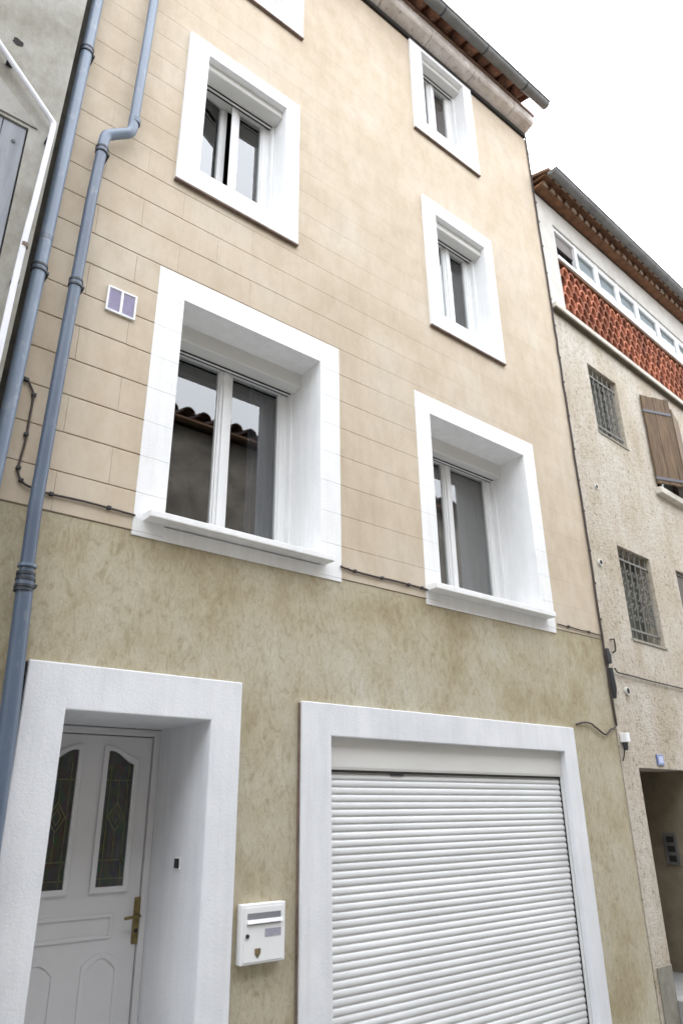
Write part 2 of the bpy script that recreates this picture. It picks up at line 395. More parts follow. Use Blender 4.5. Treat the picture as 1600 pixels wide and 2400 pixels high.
# window and door outlines: outer edge of the white surround
WIN = {
 'large':  dict(o=(1.592, 3.255, 3.195, 5.292), a=(1.80, 3.055, 3.345, 5.085), dw=0.43, bf=0.265, bz=4.95, front=-0.002, flush=True),
 'lower':  dict(o=(4.155, 5.93, 3.175, 5.238), a=(4.345, 5.745, 3.345, 5.052), dw=0.45, bf=0.31, bz=4.905, front=-0.002, flush=True),
 'left2':  dict(o=(1.625, 2.790, 6.171, 7.887), a=(1.817, 2.635, 6.37, 7.735), dw=0.215, bf=0.035, bz=7.662, front=-0.03, flush=False),
 'right2': dict(o=(4.441, 5.590, 6.113, 7.856), a=(4.63, 5.44, 6.30, 7.67), dw=0.195, bf=0.035, bz=7.582, front=-0.03, flush=False),
 'right3': dict(o=(4.410, 5.530, 8.871, 10.395), a=(4.609, 5.37, 9.07, 10.338), dw=0.18, bf=0.035, bz=10.275, front=-0.03, flush=False),
 'left3':  dict(o=(1.648, 2.817, 8.902, 10.395), a=(1.84, 2.63, 9.10, 10.338), dw=0.18, bf=0.035, bz=10.275, front=-0.03, flush=False),
}
DOOR = (1.102, 2.414, GZ, 2.366); DOOR_IN = (1.328, 2.204, GZ, 2.122)
GAR = (2.884, 5.960, GZ, 2.292); GAR_IN = (3.128, 5.778, GZ, 2.076)
holes = [w['o'] for w in WIN.values()]
ZB, ZT = 3.222, 10.395
# core of the wall behind the scored face
mb = MB()
for k in range(28):
    z0, z1 = ZB+k*0.26, min(ZB+(k+1)*0.26, ZT)
    if z1 <= z0: break
    for r in subtract((xl(z0), XR, z0, z1), holes):
        a = r[0] if r[0] > 1.0 else xl(r[2]); b = r[0] if r[0] > 1.0 else xl(r[3])
        mb.hexa([(a,.012,r[2]),(r[1],.012,r[2]),(r[1],.35,r[2]),(a,.35,r[2])], [(b,.012,r[3]),(r[1],.012,r[3]),(r[1],.35,r[3]),(b,.35,r[3])])
mb.build('wall', M['joint'], house)
# scored blocks, one object each
far = MB()
for k in range(28):
    z0, z1 = ZB+k*0.26, min(ZB+(k+1)*0.26, ZT)
    if z1-z0 < 0.02: break
    ph = 1.10 if k % 2 == 0 else 1.413
    xs = [xl(z0)]+[ph+0.625*n for n in range(-2, 12) if xl(z0)+0.06 < ph+0.625*n < XR-0.06]+[XR]
    for i in range(len(xs)-1):
        x0, x1 = xs[i], xs[i+1]
        xm = (x0+x1)/2
        g = max(0.0004, 0.0068*math.exp(-max(0, xm-1.7)/1.5)*math.exp(-max(0, z0-5.0)/1.7)*random.uniform(.75, 1.2))        # joints get finer to the right and upwards
        gv = g*0.3
        rect = (x0+(0 if i == 0 else gv/2), x1-(0 if i == len(xs)-2 else gv/2), z0+g/2, z1-g/2)
        bmk = MB()
        ch = g*0.55
        for r in subtract(rect, holes):
            a = xl(r[2]) if i == 0 else r[0]; b = xl(r[3]) if i == 0 else r[0]
            if i == 0 and r[0] > 1.0: a = b = r[0]
            cb = ch if abs(r[2]-rect[2]) < 1e-6 else 0.0; ct_ = ch if abs(r[3]-rect[3]) < 1e-6 else 0.0
            pr = [(.0118, r[2], a), (.0022, r[2], a), (0, r[2]+cb+1e-5, a), (0, r[3]-ct_-1e-5, b), (.0022, r[3], b), (.0118, r[3], b)]
            n6 = len(bmk.v)
            bmk.add([(x_, y_, z_) for y_, z_, x_ in pr]+[(r[1], y_, z_) for y_, z_, x_ in pr],
                    [(q, (q+1) % 6, (q+1) % 6+6, q+6) for q in range(6)]+[(5,4,3,2,1,0), (6,7,8,9,10,11)])
        if not bmk.v: continue
        if visible(bmk.v): bmk.build('block', M['ashlar'], house)
        else: far.v, far.f = far.v+bmk.v, far.f+[tuple(q+len(far.v) for q in f) for f in bmk.f]
far.build('blockwork', M['ashlar'], house, kind='stuff')
# plain render of the ground floor
mb = MB()
for r in subtract((xl(0), XR, GZ, ZB-0.004), holes+[DOOR, GAR]): mb.box(r[0], r[1], 0.006, 0.35, r[2], r[3])
mb.build('wall', M['lower'], house)
# shell
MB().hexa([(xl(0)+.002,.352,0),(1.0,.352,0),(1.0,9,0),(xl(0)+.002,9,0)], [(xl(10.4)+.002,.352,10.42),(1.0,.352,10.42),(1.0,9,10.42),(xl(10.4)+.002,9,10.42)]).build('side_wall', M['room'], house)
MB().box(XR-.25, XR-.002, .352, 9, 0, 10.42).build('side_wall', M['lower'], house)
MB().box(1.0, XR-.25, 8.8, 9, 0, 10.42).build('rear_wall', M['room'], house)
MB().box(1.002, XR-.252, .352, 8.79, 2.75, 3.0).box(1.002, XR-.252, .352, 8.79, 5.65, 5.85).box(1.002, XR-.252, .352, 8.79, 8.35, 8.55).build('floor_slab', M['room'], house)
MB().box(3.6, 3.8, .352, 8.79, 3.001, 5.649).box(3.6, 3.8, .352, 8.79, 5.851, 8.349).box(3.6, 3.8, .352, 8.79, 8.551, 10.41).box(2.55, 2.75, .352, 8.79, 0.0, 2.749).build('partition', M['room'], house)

def rect_ring(x0, x1, z0, z1, w): return [(x0,z0),(x1,z0),(x1,z1),(x0,z1)], [(x0+w,z0+w),(x1-w,z0+w),(x1-w,z1-w),(x0+w,z1-w)]

def sash(mbf, x0, x1, z0, z1, y, pivot=None, ang=0.0, wnd=None):
    """a casement: frame with a stepped bead, and its pane"""
    if ang:
        ca, sa = math.cos(ang), math.sin(ang)
        def tf(p):
            dx, dy = p.x-pivot[0], p.y-pivot[1]
            return Vector((pivot[0]+ca*dx-sa*dy, pivot[1]+sa*dx+ca*dy, p.z))
    else: tf = None
    m = MB(tf); o, i = rect_ring(x0, x1, z0, z1, 0.052); m.ring_y(o, i, y, y+0.055)
    o2, i2 = rect_ring(x0+.052, x1-.052, z0+.052, z1-.052, 0.014); m.ring_y(o2, i2, y+0.012, y+0.05)
    s_ = m.build('sash', M['pvc'], wnd, bevel=0.003)
    MB(tf).box(x0+.06, x1-.06, y+.026, y+.034, z0+.06, z1-.06).build('pane', M['glass'], wnd)
    return s_

def surround(w):
    ox0, ox1, oz0, oz1 = w['o']; x0, x1, z0, z1 = w['a']; f = w['front']; d = w['dw']
    m = MB()
    if w['flush']:
        cuts = [ZB+0.26*k for k in range(9)]
        def skin(a, b, c, e):
            zs = [c]+[q for q in cuts if c+.02 < q < e-.02]+[e]
            for p, q in zip(zs, zs[1:]):
                m.box(a, b, f, 0.01, p+(0.0011 if p != c else 0), q-(0.0011 if q != e else 0))
        skin(ox0, x0, oz0, z1); skin(x1, ox1, oz0, z1); m.box(ox0, ox1, f, 0.01, z1, oz1); m.box(x0, x1, f, 0.01, oz0, z0-0.056)
        m.box(ox0, x0, .0102, d+.15, oz0, z1); m.box(x1, ox1, .0102, d+.15, oz0, z1)
        m.box(ox0, ox1, .0102, d+.15, z1, oz1); m.box(x0, x1, .0102, d+.15, oz0, z0-0.055)
        return m.build('window_surround', M['white'], house, bevel=0.0)
    m.ring_y([(ox0,oz0),(ox1,oz0),(ox1,oz1),(ox0,oz1)], [(x0,z0),(x1,z0),(x1,z1),(x0,z1)], f, d+.12)
    s_ = m.build('window_surround', M['white'], house, bevel=0.005)
    MB().box(ox0-.004, ox1+.004, f-.003, -.001, oz0-.017, oz0-.0005).build('bottom_strip', M['brown_edge'], house)  # brown strip under the surround's bottom edge
    return s_

def window(w, open_left=0.0, curtain=None):
    x0, x1, z0, z1 = w['a']; d = w['dw']; bf, bz = w['bf'], w['bz']
    zl = bz-0.004                             # bottom lip of the shutter box
    zf = zl+0.08
    m = MB(); o, i = rect_ring(x0+.001, x1-.001, z0+.001, zf+0.09, 0.062); m.ring_y(o, i, d, d+0.075)
    # guide rails of the roller shutter on both jambs
    m.box(x0+.001, x0+.03, d-.05, d-.001, z0+.02, zl); m.box(x1-.03, x1-.001, d-.05, d-.001, z0+.02, zl)
    wnd = m.build('window', M['pvc'], house, bevel=0.003)
    # shutter box: flat front, sloping underside, two lips
    m = MB(); m.prism_x([(bf, z1-.001), (bf, bz+.008), (bf+.008, bz), (d-.03, zl+.002), (d-.012, zl), (d+.08, zl), (d+.08, z1-.001)], x0+.001, x1-.001)
    m.build('shutter_box', M['pvc_old'], wnd)
    MB().box(x0+.031, x1-.031, d-.046, d-.037, zl-.008, zl-.0005).build('box_seal', M['near_black'], wnd)
    MB().box(x0+.031, x1-.031, d-.036, d-.019, zl-.012, zl-.0005).build('shutter_slat', M['pvc'], wnd)
    MB().box(x0+.031, x1-.031, d-.0185, d-.001, zl-.010, zl-.0005).build('box_seal', M['near_black'], wnd)
    a, b = x0+.045, x1-.045; c = (a+b)/2; zb, zt = z0+.045, zf+.005
    if open_left:
        sash(None, a, c-.03, zb, zt, d+.02, (a, d+.075), open_left, wnd)
    else: sash(None, a, c-.001, zb, zt, d+.01, None, 0, wnd)
    sash(None, c+.001, b, zb, zt, d+.01, None, 0, wnd)
    MB().box(c-.028, c+.028, d-.004, d+.009, zb+.004, zt).build('meeting_stile', M['pvc'], wnd, bevel=0.004)
    if curtain:
        for (ca, cb, yy, mm) in curtain:
            m = MB(); n = 16
            pr = [(ca+(cb-ca)*q/n, yy+0.018*math.sin(q*1.9)+0.008*math.sin(q*5.1)) for q in range(n+1)]
            vs = [(x, y, z0+.02) for x, y in pr]+[(x, y, z1+.05) for x, y in pr]
            m.add(vs, [(q, q+1, n+2+q, n+1+q) for q in range(n)])
            m.build('curtain', mm, wnd, smooth=True)
    return wnd

for k, w in WIN.items(): surround(w)
w_l = window(WIN['large'], curtain=[(2.72, 3.02, 0.56, M['curtain_blue'])])
w_r = window(WIN['lower'], curtain=[(4.95, 5.66, 0.545, M['curtain'])])
window(WIN['left2'], open_left=0.22)
window(WIN['right2'], open_left=0.0, curtain=[(5.02, 5.40, 0.55, M['curtain_sky_pale'])])
window(WIN['right3'], open_left=0.0, curtain=[(5.0, 5.33, 0.55, M['curtain_sky_pale'])])
window(WIN['left3'])
# sills of the two first-floor windows
MB().prism_x([(-.112,3.299),(-.106,3.297),(.36,3.304),(.36,3.372),(-.05,3.350),(-.112,3.343)], 1.657, 3.105).build('sill', M['white'], w_l, bevel=0.005)
MB().prism_x([(-.112,3.291),(-.106,3.289),(.40,3.296),(.40,3.372),(-.05,3.348),(-.112,3.341)], 4.165, 5.80).build('sill', M['white'], w_r, bevel=0.005)

# doorway -----------------------------------------------------------
def door_surround(o, a, depth, name):
    m = MB(); f = -0.03
    m.prism_y([(o[0],GZ),(a[0],GZ),(a[0],a[3]),(a[1],a[3]),(a[1],GZ),(o[1],GZ),(o[1],o[3]),(o[0],o[3])], f, depth)
    m.build(name, M['white_rough'], house, bevel=0.007)
door_surround(DOOR, DOOR_IN, 0.80, 'door_surround')
door_surround(GAR, GAR_IN, 0.36, 'shutter_surround')
MB().box(DOOR[0]-.03, DOOR[0]-.001, -.012, .004, GZ, DOOR[3]-.01).build('edge_strip', M['near_black'], house)  # dark strip along the surround's left edge
MB().box(GAR[0]-.013, GAR[0]-.001, -.010, .004, GZ, GAR[3]-.01).build('edge_strip', M['brown_edge'], house)  # brown strip along the garage surround's left edge
MB().box(DOOR_IN[0]+.001, DOOR_IN[1]-.001, -.02, .79, GZ, -.12).build('doorstep', M['paving'], house, bevel=0.006)
dx0, dx1, dy = 1.328, 2.204, 0.655
fr = MB(); fr.box(dx0+.001, dx0+.042, dy-.02, dy+.08, -.119, 2.117).box(dx1-.042, dx1-.001, dy-.02, dy+.08, -.119, 2.117).box(dx0+.042, dx1-.042, dy-.02, dy+.08, 2.075, 2.117)
fr.build('door_frame', M['door'], house, bevel=0.004)
lx0, lx1, lz0, lz1 = dx0+.047, dx1-.047, -.11, 2.07
door = MB().box(lx0, lx1, dy, dy+.05, lz0, lz1).build('door', M['door'], house, bevel=0.004)
cx = (lx0+lx1)/2
def arch(side, grow=0.0):
    """glazed panel outline: straight sides, top rising in an ogee towards the middle of the door"""
    xi, xo = cx+side*(0.098-grow), cx+side*(0.268+grow)
    pts = [(xi, 1.205-grow), (xo, 1.205-grow)]
    n = 8
    for q in range(n+1):
        t = q/n; x = xo+(xi-xo)*t
        z = 1.898+grow+0.078*(0.5-0.5*math.cos(math.pi*t)) + 0.012*math.sin(math.pi*t)
        pts.append((x, z))
    return pts
for sd_ in (-1, 1):
    MB().prism_y(arch(sd_), dy-.004, dy-.0015).build('pane', M['leaded'], door)
    MB().ring_y(arch(sd_, 0.034), arch(sd_, 0.001), dy-.017, dy-.001).build('glazing_bead', M['door'], door, bevel=0.004)
    m = MB()
    xi, xo = sorted((cx+sd_*0.098, cx+sd_*0.268)); wv = xo-xi
    for zz in (1.245, 1.345, 1.80): m.box(xi, xo, dy-.0075, dy-.0045, zz, zz+.005)
    for t in (0.16, 0.84): m.box(xi+wv*t-.0025, xi+wv*t+.0025, dy-.0075, dy-.0045, 1.205, 1.90)
    m.box(xi+wv*.5-.0025, xi+wv*.5+.0025, dy-.0075, dy-.0045, 1.35, 1.50); m.box(xi+wv*.5-.0025, xi+wv*.5+.0025, dy-.0075, dy-.0045, 1.68, 1.80)
    xc = xi+wv*.5
    for (z_a, z_b) in ((1.50, 1.68),):
        zc = (z_a+z_b)/2
        dia = lambda h, k_: [(xc, zc-h), (xc+k_, zc), (xc, zc+h), (xc-k_, zc)]
        m.ring_y(dia(.09, .055), dia(.078, .047), dy-.0075, dy-.0045); m.ring_y(dia(.05, .03), dia(.04, .023), dy-.0075, dy-.0045)
    m.build('came', M['came'], door)
    # raised lower panel with a curved top
    def low(g):
        pts = [(xi-.03+g, .22+g), (xo+.03-g, .22+g)]
        for q in range(9):
            t = q/8; x = (xo+.03-g)+((xi-.03+g)-(xo+.03-g))*t
            pts.append((x, .80-g+(0.06*math.sin(math.pi*t))))
        return pts
    MB().ring_y(low(0), low(.028), dy-.006, dy-.001).build('panel_moulding', M['door'], door, bevel=0.002)
MB().ring_y([(lx0+.07,.93),(lx1-.16,.93),(lx1-.16,1.06),(lx0+.07,1.06)], [(lx0+.09,.95),(lx1-.18,.95),(lx1-.18,1.04),(lx0+.09,1.04)], dy-.009, dy-.001).build('panel_moulding', M['door'], door, bevel=0.004)
hx = lx1-.012
MB().box(hx-.022, hx+.022, dy-.012, dy-.0005, .885, 1.135).build('handle_plate', M['brass'], door, bevel=0.006)
MB().tube([(hx, dy-.01, 1.035), (hx, dy-.05, 1.035), (hx-.02, dy-.06, 1.035), (hx-.10, dy-.062, 1.03)], [.011,.010,.010,.008], 10).build('handle', M['brass'], door, smooth=True)
MB().tube([(hx, dy-.016, .955), (hx, dy-.011, .955)], .012, 10).build('lock', M['black'], door)

# garage roller shutter ----------------------------------------------
gx0, gx1 = GAR_IN[0]+.001, GAR_IN[1]-.001
rs = MB().prism_x([(.030, 2.0755), (.030, 1.886), (.035, 1.868), (.3, 1.868), (.3, 2.0755)], gx0, gx1).build('roller_shutter', M['pvc_old'], house)
for a, b in ((gx0, gx0+.02), (gx1-.02, gx1)): MB().box(a, b, .022, .10, GZ+.02, 1.867).build('guide_rail', M['shutter'], rs, bevel=0.003)
MB().box(gx0+.023, gx1-.023, .036, .05, 1.851, 1.866).build('box_seal', M['near_black'], rs)
MB().box(gx1-.0300, gx1-.0205, .044, .09, GZ+.02, 1.85).build('rail_gap_shade', M['near_black'], rs)  # dark strip: shade of the gap between slats and jamb put into colour
MB().box(gx0+.0205, gx1-.0205, .0955, .100, GZ, 1.867).build('shutter_back', M['near_black'], rs)
PT = 0.0465
prof = [(.0545, .0030), (.0520, .0042), (.0492, .0110), (.0480, .020), (.0492, .0310), (.0522, .0390), (.0548, .0414), (.0562, .0420), (.0562, .0489), (.074, .0489), (.074, .0030)]
slat0 = MB().prism_x([(y, z+1.804) for y, z in prof], gx0+.026, gx1-.031).build('slat', M['shutter'], rs, smooth=True)
nk = 1
while 1.804-nk*PT > GZ+0.03:
    dup(slat0, (0, 0, -nk*PT)); nk += 1
MB().box(gx0+.6, gx0+.72, .040, .047, 1.838, 1.849).build('stop', M['collar'], rs)

# cornice, tiles and gutter -------------------------------------------
cprof = [(.30, 10.475), (-.006, 10.462), (-.16, 10.505), (-.185, 10.53), (-.19, 10.655), (.30, 10.70)]
js = [0.75, 1.53, 2.31, 3.10, 3.89, 4.675, 5.46, 6.27, 6.70]
for a, b in zip(js, js[1:]):
    MB().prism_x(cprof, a+.003, b-.003).build('cornice_block', M['cornice'], house, bevel=0.006)
MB().box(.80, 6.69, -.034, .30, 10.3955, 10.459).build('eaves_shadow_strip', M['near_black'], house)  # dark strip: the shadow gap under the cornice put into its colour
roof = MB().prism_x([(-.20, 10.715), (4.4, 12.12), (9.1, 10.72), (9.1, 10.62), (4.4, 12.0), (-.20, 10.66)], .76, 6.72).build('roof', M['roof'], house)
sl = math.tan(math.radians(17))
ct = MB().half_pipe_y(.95, 10.765, .092, .014, -.352, .35, True, 8, 10.775+.665*sl, .85).build('tile', M['tile'], roof, smooth=True)
gt = MB().half_pipe_y(.832, 10.785, .095, .013, -.345, .35, False, 8, 10.785+.65*sl, .9).build('tile', M['tile'], roof, smooth=True)
for q in range(1, 24):
    x_ = q*.2375
    o = dup(ct, (x_+random.uniform(-.012,.012), random.uniform(-.02,.02), random.uniform(-.006,.006)))
    o = dup(gt, (x_, random.uniform(-.012,.012), random.uniform(-.004,.004)))
gut = MB()
n = 10; R1, R2 = .068, .064; gy, gz = -.388, 10.725
pf = [(gy-R1*math.cos(math.pi*q/n), gz-R1*math.sin(math.pi*q/n)) for q in range(n+1)]+[(gy+R2*math.cos(math.pi*q/n), gz-R2*math.sin(math.pi*q/n)) for q in range(n+1)]
gut.prism_x(pf, .76, 6.735)
gut.tube([(.76, gy-R1-.004, gz), (6.735, gy-R1-.004, gz)], .011, 8)
gut.prism_x([(gy-R1*math.cos(math.pi*q/n), gz-R1*math.sin(math.pi*q/n)) for q in range(n+1)], 6.735, 6.739)
gutter = gut.build('gutter', M['gutter'], house, smooth=True)
for x_ in (1.52, 2.30, 3.08, 3.87, 4.655, 5.44, 6.25):
    m = MB(); R3 = .0715
    m.prism_x([(gy-R3*math.cos(math.pi*q/n), gz-R3*math.sin(math.pi*q/n)) for q in range(n+1)]+[(gy+R1*math.cos(math.pi*q/n), gz-R1*math.sin(math.pi*q/n)) for q in range(n+1)], x_-.011, x_+.011)
    m.build('gutter_joint', M['collar'], gutter, smooth=True)

# ------------------------------------------------------------------ things on the house front
# slotted ventilation plate
vp = thing('vent_plate', 'small white framed ventilation plate with two mauve grey panels beside the drainpipe', 'vent', (1.341, 0, 4.823))
vx0, vx1, vz0, vz1 = 1.237, 1.446, 4.722, 4.924; vm = (vx0+vx1)/2
MB().ring_y(*rect_ring(vx0, vx1, vz0, vz1, .014), -.018, -.0005).box(vm-.009, vm+.009, -.018, -.0005, vz0+.014, vz1-.014).build('frame', M['pvc'], vp, bevel=0.002)
for a, b in ((vx0+.014, vm-.009), (vm+.009, vx1-.014)):
    m = MB().box(a+.0005, b-.0005, -.006, -.0006, vz0+.0145, vz1-.0145)
    for q in range(9):
        zz = vz0+.022+q*.0185; m.hexa([(a+.001,-.013,zz),(b-.001,-.013,zz),(b-.001,-.0061,zz+.006),(a+.001,-.0061,zz+.006)], [(a+.001,-.013,zz+.002),(b-.001,-.013,zz+.002),(b-.001,-.0061,zz+.008),(a+.001,-.0061,zz+.008)])
    m.build('louvre', M['vent_panel'], vp)
# letter box
mbx = thing('letter_box', 'white metal letter box with a flap, lock and crest sticker between door and shutter', 'letter box', (2.585, 0.006, .83))
bx0, bx1, bz0, bz1, byf = 2.460, 2.757, .818, 1.118, -.05
MB().box(bx0, bx1, byf, .0055, bz0, bz1).build('body', M['pvc'], mbx, bevel=0.005)
MB().box(bx0+.016, bx1-.016, byf-.004, byf-.0005, bz0+.012, bz1-.016).build('door', M['pvc'], mbx, bevel=0.002)
MB().box(bx0+.034, bx1-.034, byf-.0055, byf-.0042, bz1-.078, bz1-.046).build('slot', M['slot'], mbx)
MB().hexa([(bx0+.034,byf-.016,bz1-.098),(bx1-.026,byf-.016,bz1-.098),(bx1-.026,byf-.0042,bz1-.098),(bx0+.034,byf-.0042,bz1-.098)],
          [(bx0+.034,byf-.011,bz1-.080),(bx1-.026,byf-.011,bz1-.080),(bx1-.026,byf-.0042,bz1-.079),(bx0+.034,byf-.0042,bz1-.079)]).build('flap', M['white'], mbx)
MB().box(bx0+.034, bx1-.034, byf-.0052, byf-.0041, bz1-.106, bz1-.099).build('flap_hinge', M['slot'], mbx)
MB().box(bx1-.142, bx1-.032, byf-.0056, byf-.0041, bz1-.170, bz1-.130).build('name_label', M['label'], mbx)
MB().tube([(bx0+.036, byf-.012, bz1-.158), (bx0+.036, byf-.004, bz1-.158)], .011, 12).build('lock', M['black'], mbx)
sx, sz = bx0+.108, bz0+.055
MB().prism_y([(sx-.02, sz+.022), (sx-.02, sz-.004), (sx, sz-.028), (sx+.02, sz-.004), (sx+.02, sz+.022)], byf-.0054, byf-.0041).build('sticker', M['sticker'], mbx)
MB().prism_y([(sx-.012, sz-.006), (sx, sz-.02), (sx+.012, sz-.006)], byf-.0062, byf-.0055).build('sticker', M['sticker_green'], mbx)
# bell push on the door jamb
bell = thing('bell_push', 'small square black bell push with white rim on the white door reveal', 'bell', (2.204, .27, 1.33))
MB().box(2.196, 2.2035, .235, .300, 1.298, 1.366).build('back_plate', M['pvc'], bell, bevel=0.002)
MB().box(2.188, 2.1955, .243, .293, 1.306, 1.358).build('button', M['black'], bell, bevel=0.002)

# cable along the front
cab = thing('cable', 'thin brown cable clipped along the house front above the plain ground floor render', 'cable', (3.7, -.01, 3.32))
def wob(pts, r, nseg=6, amp=.004):
    out = []
    for (a, b) in zip(pts, pts[1:]):
        for q in range(nseg):
            t = q/nseg; out.append(tuple(a[i]+(b[i]-a[i])*t+(random.uniform(-amp, amp) if i == 2 and q else 0) for i in range(3)))
    out.append(pts[-1]); return MB().tube(out, r, 8)
def spline(pts, n=6):
    P = [Vector(p) for p in pts]; P = [P[0]]+P+[P[-1]]; out = []
    for i in range(1, len(P)-2):
        for q in range(n):
            t = q/n; a, b, c, d = P[i-1], P[i], P[i+1], P[i+2]
            out.append(0.5*((2*b)+(c-a)*t+(2*a-5*b+4*c-d)*t*t+(3*b-a-3*c+d)*t**3))
    out.append(P[-2]); return out
loop = [(.80,-.02,4.02),(.842,-.014,4.006),(.871,-.012,3.969),(.894,-.012,3.91),(.895,-.012,3.753),(.896,-.012,3.623),(.886,-.012,3.482),(.883,-.012,3.419),(.902,-.014,3.368),(.935,-.014,3.341),(.985,-.014,3.329),(1.075,-.012,3.322),(1.28,-.012,3.327),(1.475,-.012,3.322),(1.60,-.010,3.318)]
MB().tube(spline(loop), .007, 8).build('cable_run', M['cable'], cab, smooth=True)
wob([(3.24,-.012,3.315),(3.342,-.012,3.302),(4.113,-.012,3.297),(4.17,-.008,3.297)], .008).build('cable_run', M['cable'], cab, smooth=True)
wob([(5.95,-.010,3.268),(6.3,-.010,3.262),(6.70,-.012,3.258)], .006).build('cable_run', M['cable'], cab, smooth=True)
for (x_, z_) in ((.842,4.006),(.897,3.92),(.893,3.65),(.884,3.43),(.91,3.36),(1.085,3.322),(1.43,3.325),(3.38,3.302),(3.66,3.300),(3.95,3.298),(4.10,3.298),(6.13,3.266),(6.48,3.260)):
    MB().box(x_-.013, x_+.013, -.022, .0, z_-.010, z_+.012).build('clip', M['black'], cab, bevel=0.003)

# cable up the party line on the right
pc = thing('cable', 'thin black cable running up the joint between the beige house and the roughcast house', 'cable', (6.722, -.012, 6.0))
pts = [(6.711, -.014, 10.43)]
z_ = 10.3
while z_ > 2.36:
    pts.append((6.711+random.uniform(-.008,.008), -.014, z_)); z_ -= .16
pts += [(6.722,-.012,2.36)]
MB().tube(pts, .0125, 6).build('cable_run', M['cable'], pc)
MB().tube(spline([(6.72,-.014,2.36),(6.66,-.014,2.325),(6.60,-.014,2.315),(6.50,-.014,2.262),(6.36,-.014,2.315),(6.27,-.014,2.352),(6.15,-.014,2.352),(6.05,-.004,2.33)]), .0085, 8).build('cable_run', M['cable'], pc, smooth=True)
MB().tube([(6.735,-.028,3.12),(6.735,-.032,3.05),(6.728,-.034,2.97)], [.02,.032,.03], 8).build('sleeve', M['black'], pc, smooth=True)
MB().tube([(6.738,-.03,2.92),(6.738,-.034,2.72),(6.735,-.03,2.62)], [.026,.032,.02], 8).build('sleeve', M['black'], pc, smooth=True)
for q in range(18):
    zz = 10.1-q*.42+random.uniform(-.05,.05)
    MB().box(6.711, 6.735, -.024, -.001, zz-.012, zz+.012).build('clip', M['cable'], pc)

# drainpipes
def pipe_path(pts, r, name, m, parent): return MB().tube(spline(pts, 4), r, 16).build(name, m, parent, smooth=True)
def collar(parent, c, r, dirv=(0,0,1), mats=('collar',)):
    d = Vector(dirv).normalized(); c = Vector(c)
    MB().tube([c-d*.032, c-d*.018], r*1.22, 16).build('collar', M['collar'], parent, smooth=True)
    MB().tube([c+d*.006, c+d*.022], r*1.22, 16).build('collar', M['collar'], parent, smooth=True)
    MB().tube([c-d*.0175, c+d*.0055], r*1.13, 16).build('collar', M['pipe_dark'], parent, smooth=True)
    MB().box(c.x+r*.95, c.x+r*.95+.022, c.y-.008, -.001, c.z-.02, c.z-.004).build('bracket', M['collar'], parent)
d1 = thing('drainpipe', 'straight blue grey drainpipe at the left edge of the beige house beside the grey wall', 'drainpipe', (.745, -.085, 0), 'blue grey drainpipes at the left corner')
R = .0405
p1 = lambda z: (.792+(z-5.4)*.0182, -.085, z)
MB().tube([p1(z) for z in (10.62, 9.0, 6.80)], R, 18).build('pipe', M['pipe'], d1, smooth=True)
MB().tube([p1(z) for z in (6.80, 5.4, 4.76)], R*1.02, 18).build('pipe', M['pipe'], d1, smooth=True)
MB().tube([p1(z) for z in (4.80, 3.4, 1.5, GZ+.01)], R*1.04, 18).build('pipe', M['pipe'], d1, smooth=True)
for z in (6.82, 4.76, 2.7): collar(d1, p1(z), R)
MB().tube([p1(5.02), p1(4.985)], R*1.06, 18).build('coupling', M['pipe_dark'], d1, smooth=True)
d2 = thing('drainpipe', 'blue grey drainpipe with a crooked elbow right of the straight pipe on beige blocks', 'drainpipe', (1.03, -.085, 0), 'blue grey drainpipes at the left corner')
MB().tube([(1.272,-.085,10.62),(1.262,-.085,8.5),(1.248,-.085,7.5),(1.228,-.085,6.40)], .0365, 18).build('pipe', M['pipe'], d2, smooth=True)
MB().tube(spline([(1.228,-.085,6.44),(1.226,-.085,6.33),(1.205,-.085,6.27),(1.15,-.085,6.22),(1.09,-.085,6.165),(1.05,-.085,6.12),(1.038,-.085,6.05),(1.037,-.085,5.96)], 4), .0385, 18).build('elbow', M['pipe'], d2, smooth=True)
MB().tube([(1.238,-.085,6.43),(1.236,-.085,6.385)], .042, 18).build('coupling', M['pipe_dark'], d2, smooth=True)
MB().tube([(1.037,-.085,6.02),(1.018,-.085,5.45),(1.008,-.085,4.77)], .0375, 18).build('pipe', M['pipe_dark'], d2, smooth=True)
MB().tube([(1.008,-.085,4.80),(.998,-.085,4.1),(.990,-.085,3.2),(1.003,-.085,2.70)], .0385, 18).build('pipe', M['pipe_dark'], d2, smooth=True)
MB().tube([(1.003,-.085,2.80),(1.035,-.085,2.02),(1.05,-.085,1.2),(1.05,-.085,GZ+.01)], [.044,.047,.047,.047], 18).build('pipe', M['pipe_dark'], d2, smooth=True)
for z, x_ in ((5.965, 1.036), (4.765, 1.008)): collar(d2, (x_,-.085,z), .0375)
collar(d2, (1.003,-.085,2.755), .043)
for z in (2.845, 2.80, 2.71): MB().tube([(1.0,-.085,z-.008),(1.0,-.085,z+.008)], .05, 18).build('collar', M['collar'] if z < 2.84 else M['pipe'], d2, smooth=True)

# ------------------------------------------------------------------ grey house on the left
gh = thing('grey_house', 'grey cement rendered house wall at the left with a faded blue grey shutter', 'house', (-4, 4, 0))
GY = -0.16                                     # its front stands a little forward of the beige one
gxe = lambda z: 0.96*(0.731+((z-1.6)/0.96+1.6-5.3)*0.018)
mb = MB()
GH = [(-1.2, 0.545, 4.35, 5.735)]
for r in subtract((-9, 1e3, GZ, 11.5), GH):
    z0, z1 = r[2], r[3]
    a, b = (r[1], r[1]) if r[1] < 100 else (gxe(z0), gxe(z1))
    mb.hexa([(r[0],GY,z0),(a,GY,z0),(a,GY+.45,z0),(r[0],GY+.45,z0)], [(r[0],GY,z1),(b,GY,z1),(b,GY+.45,z1),(r[0],GY+.45,z1)])
mb.build('wall', M['grey'], gh)
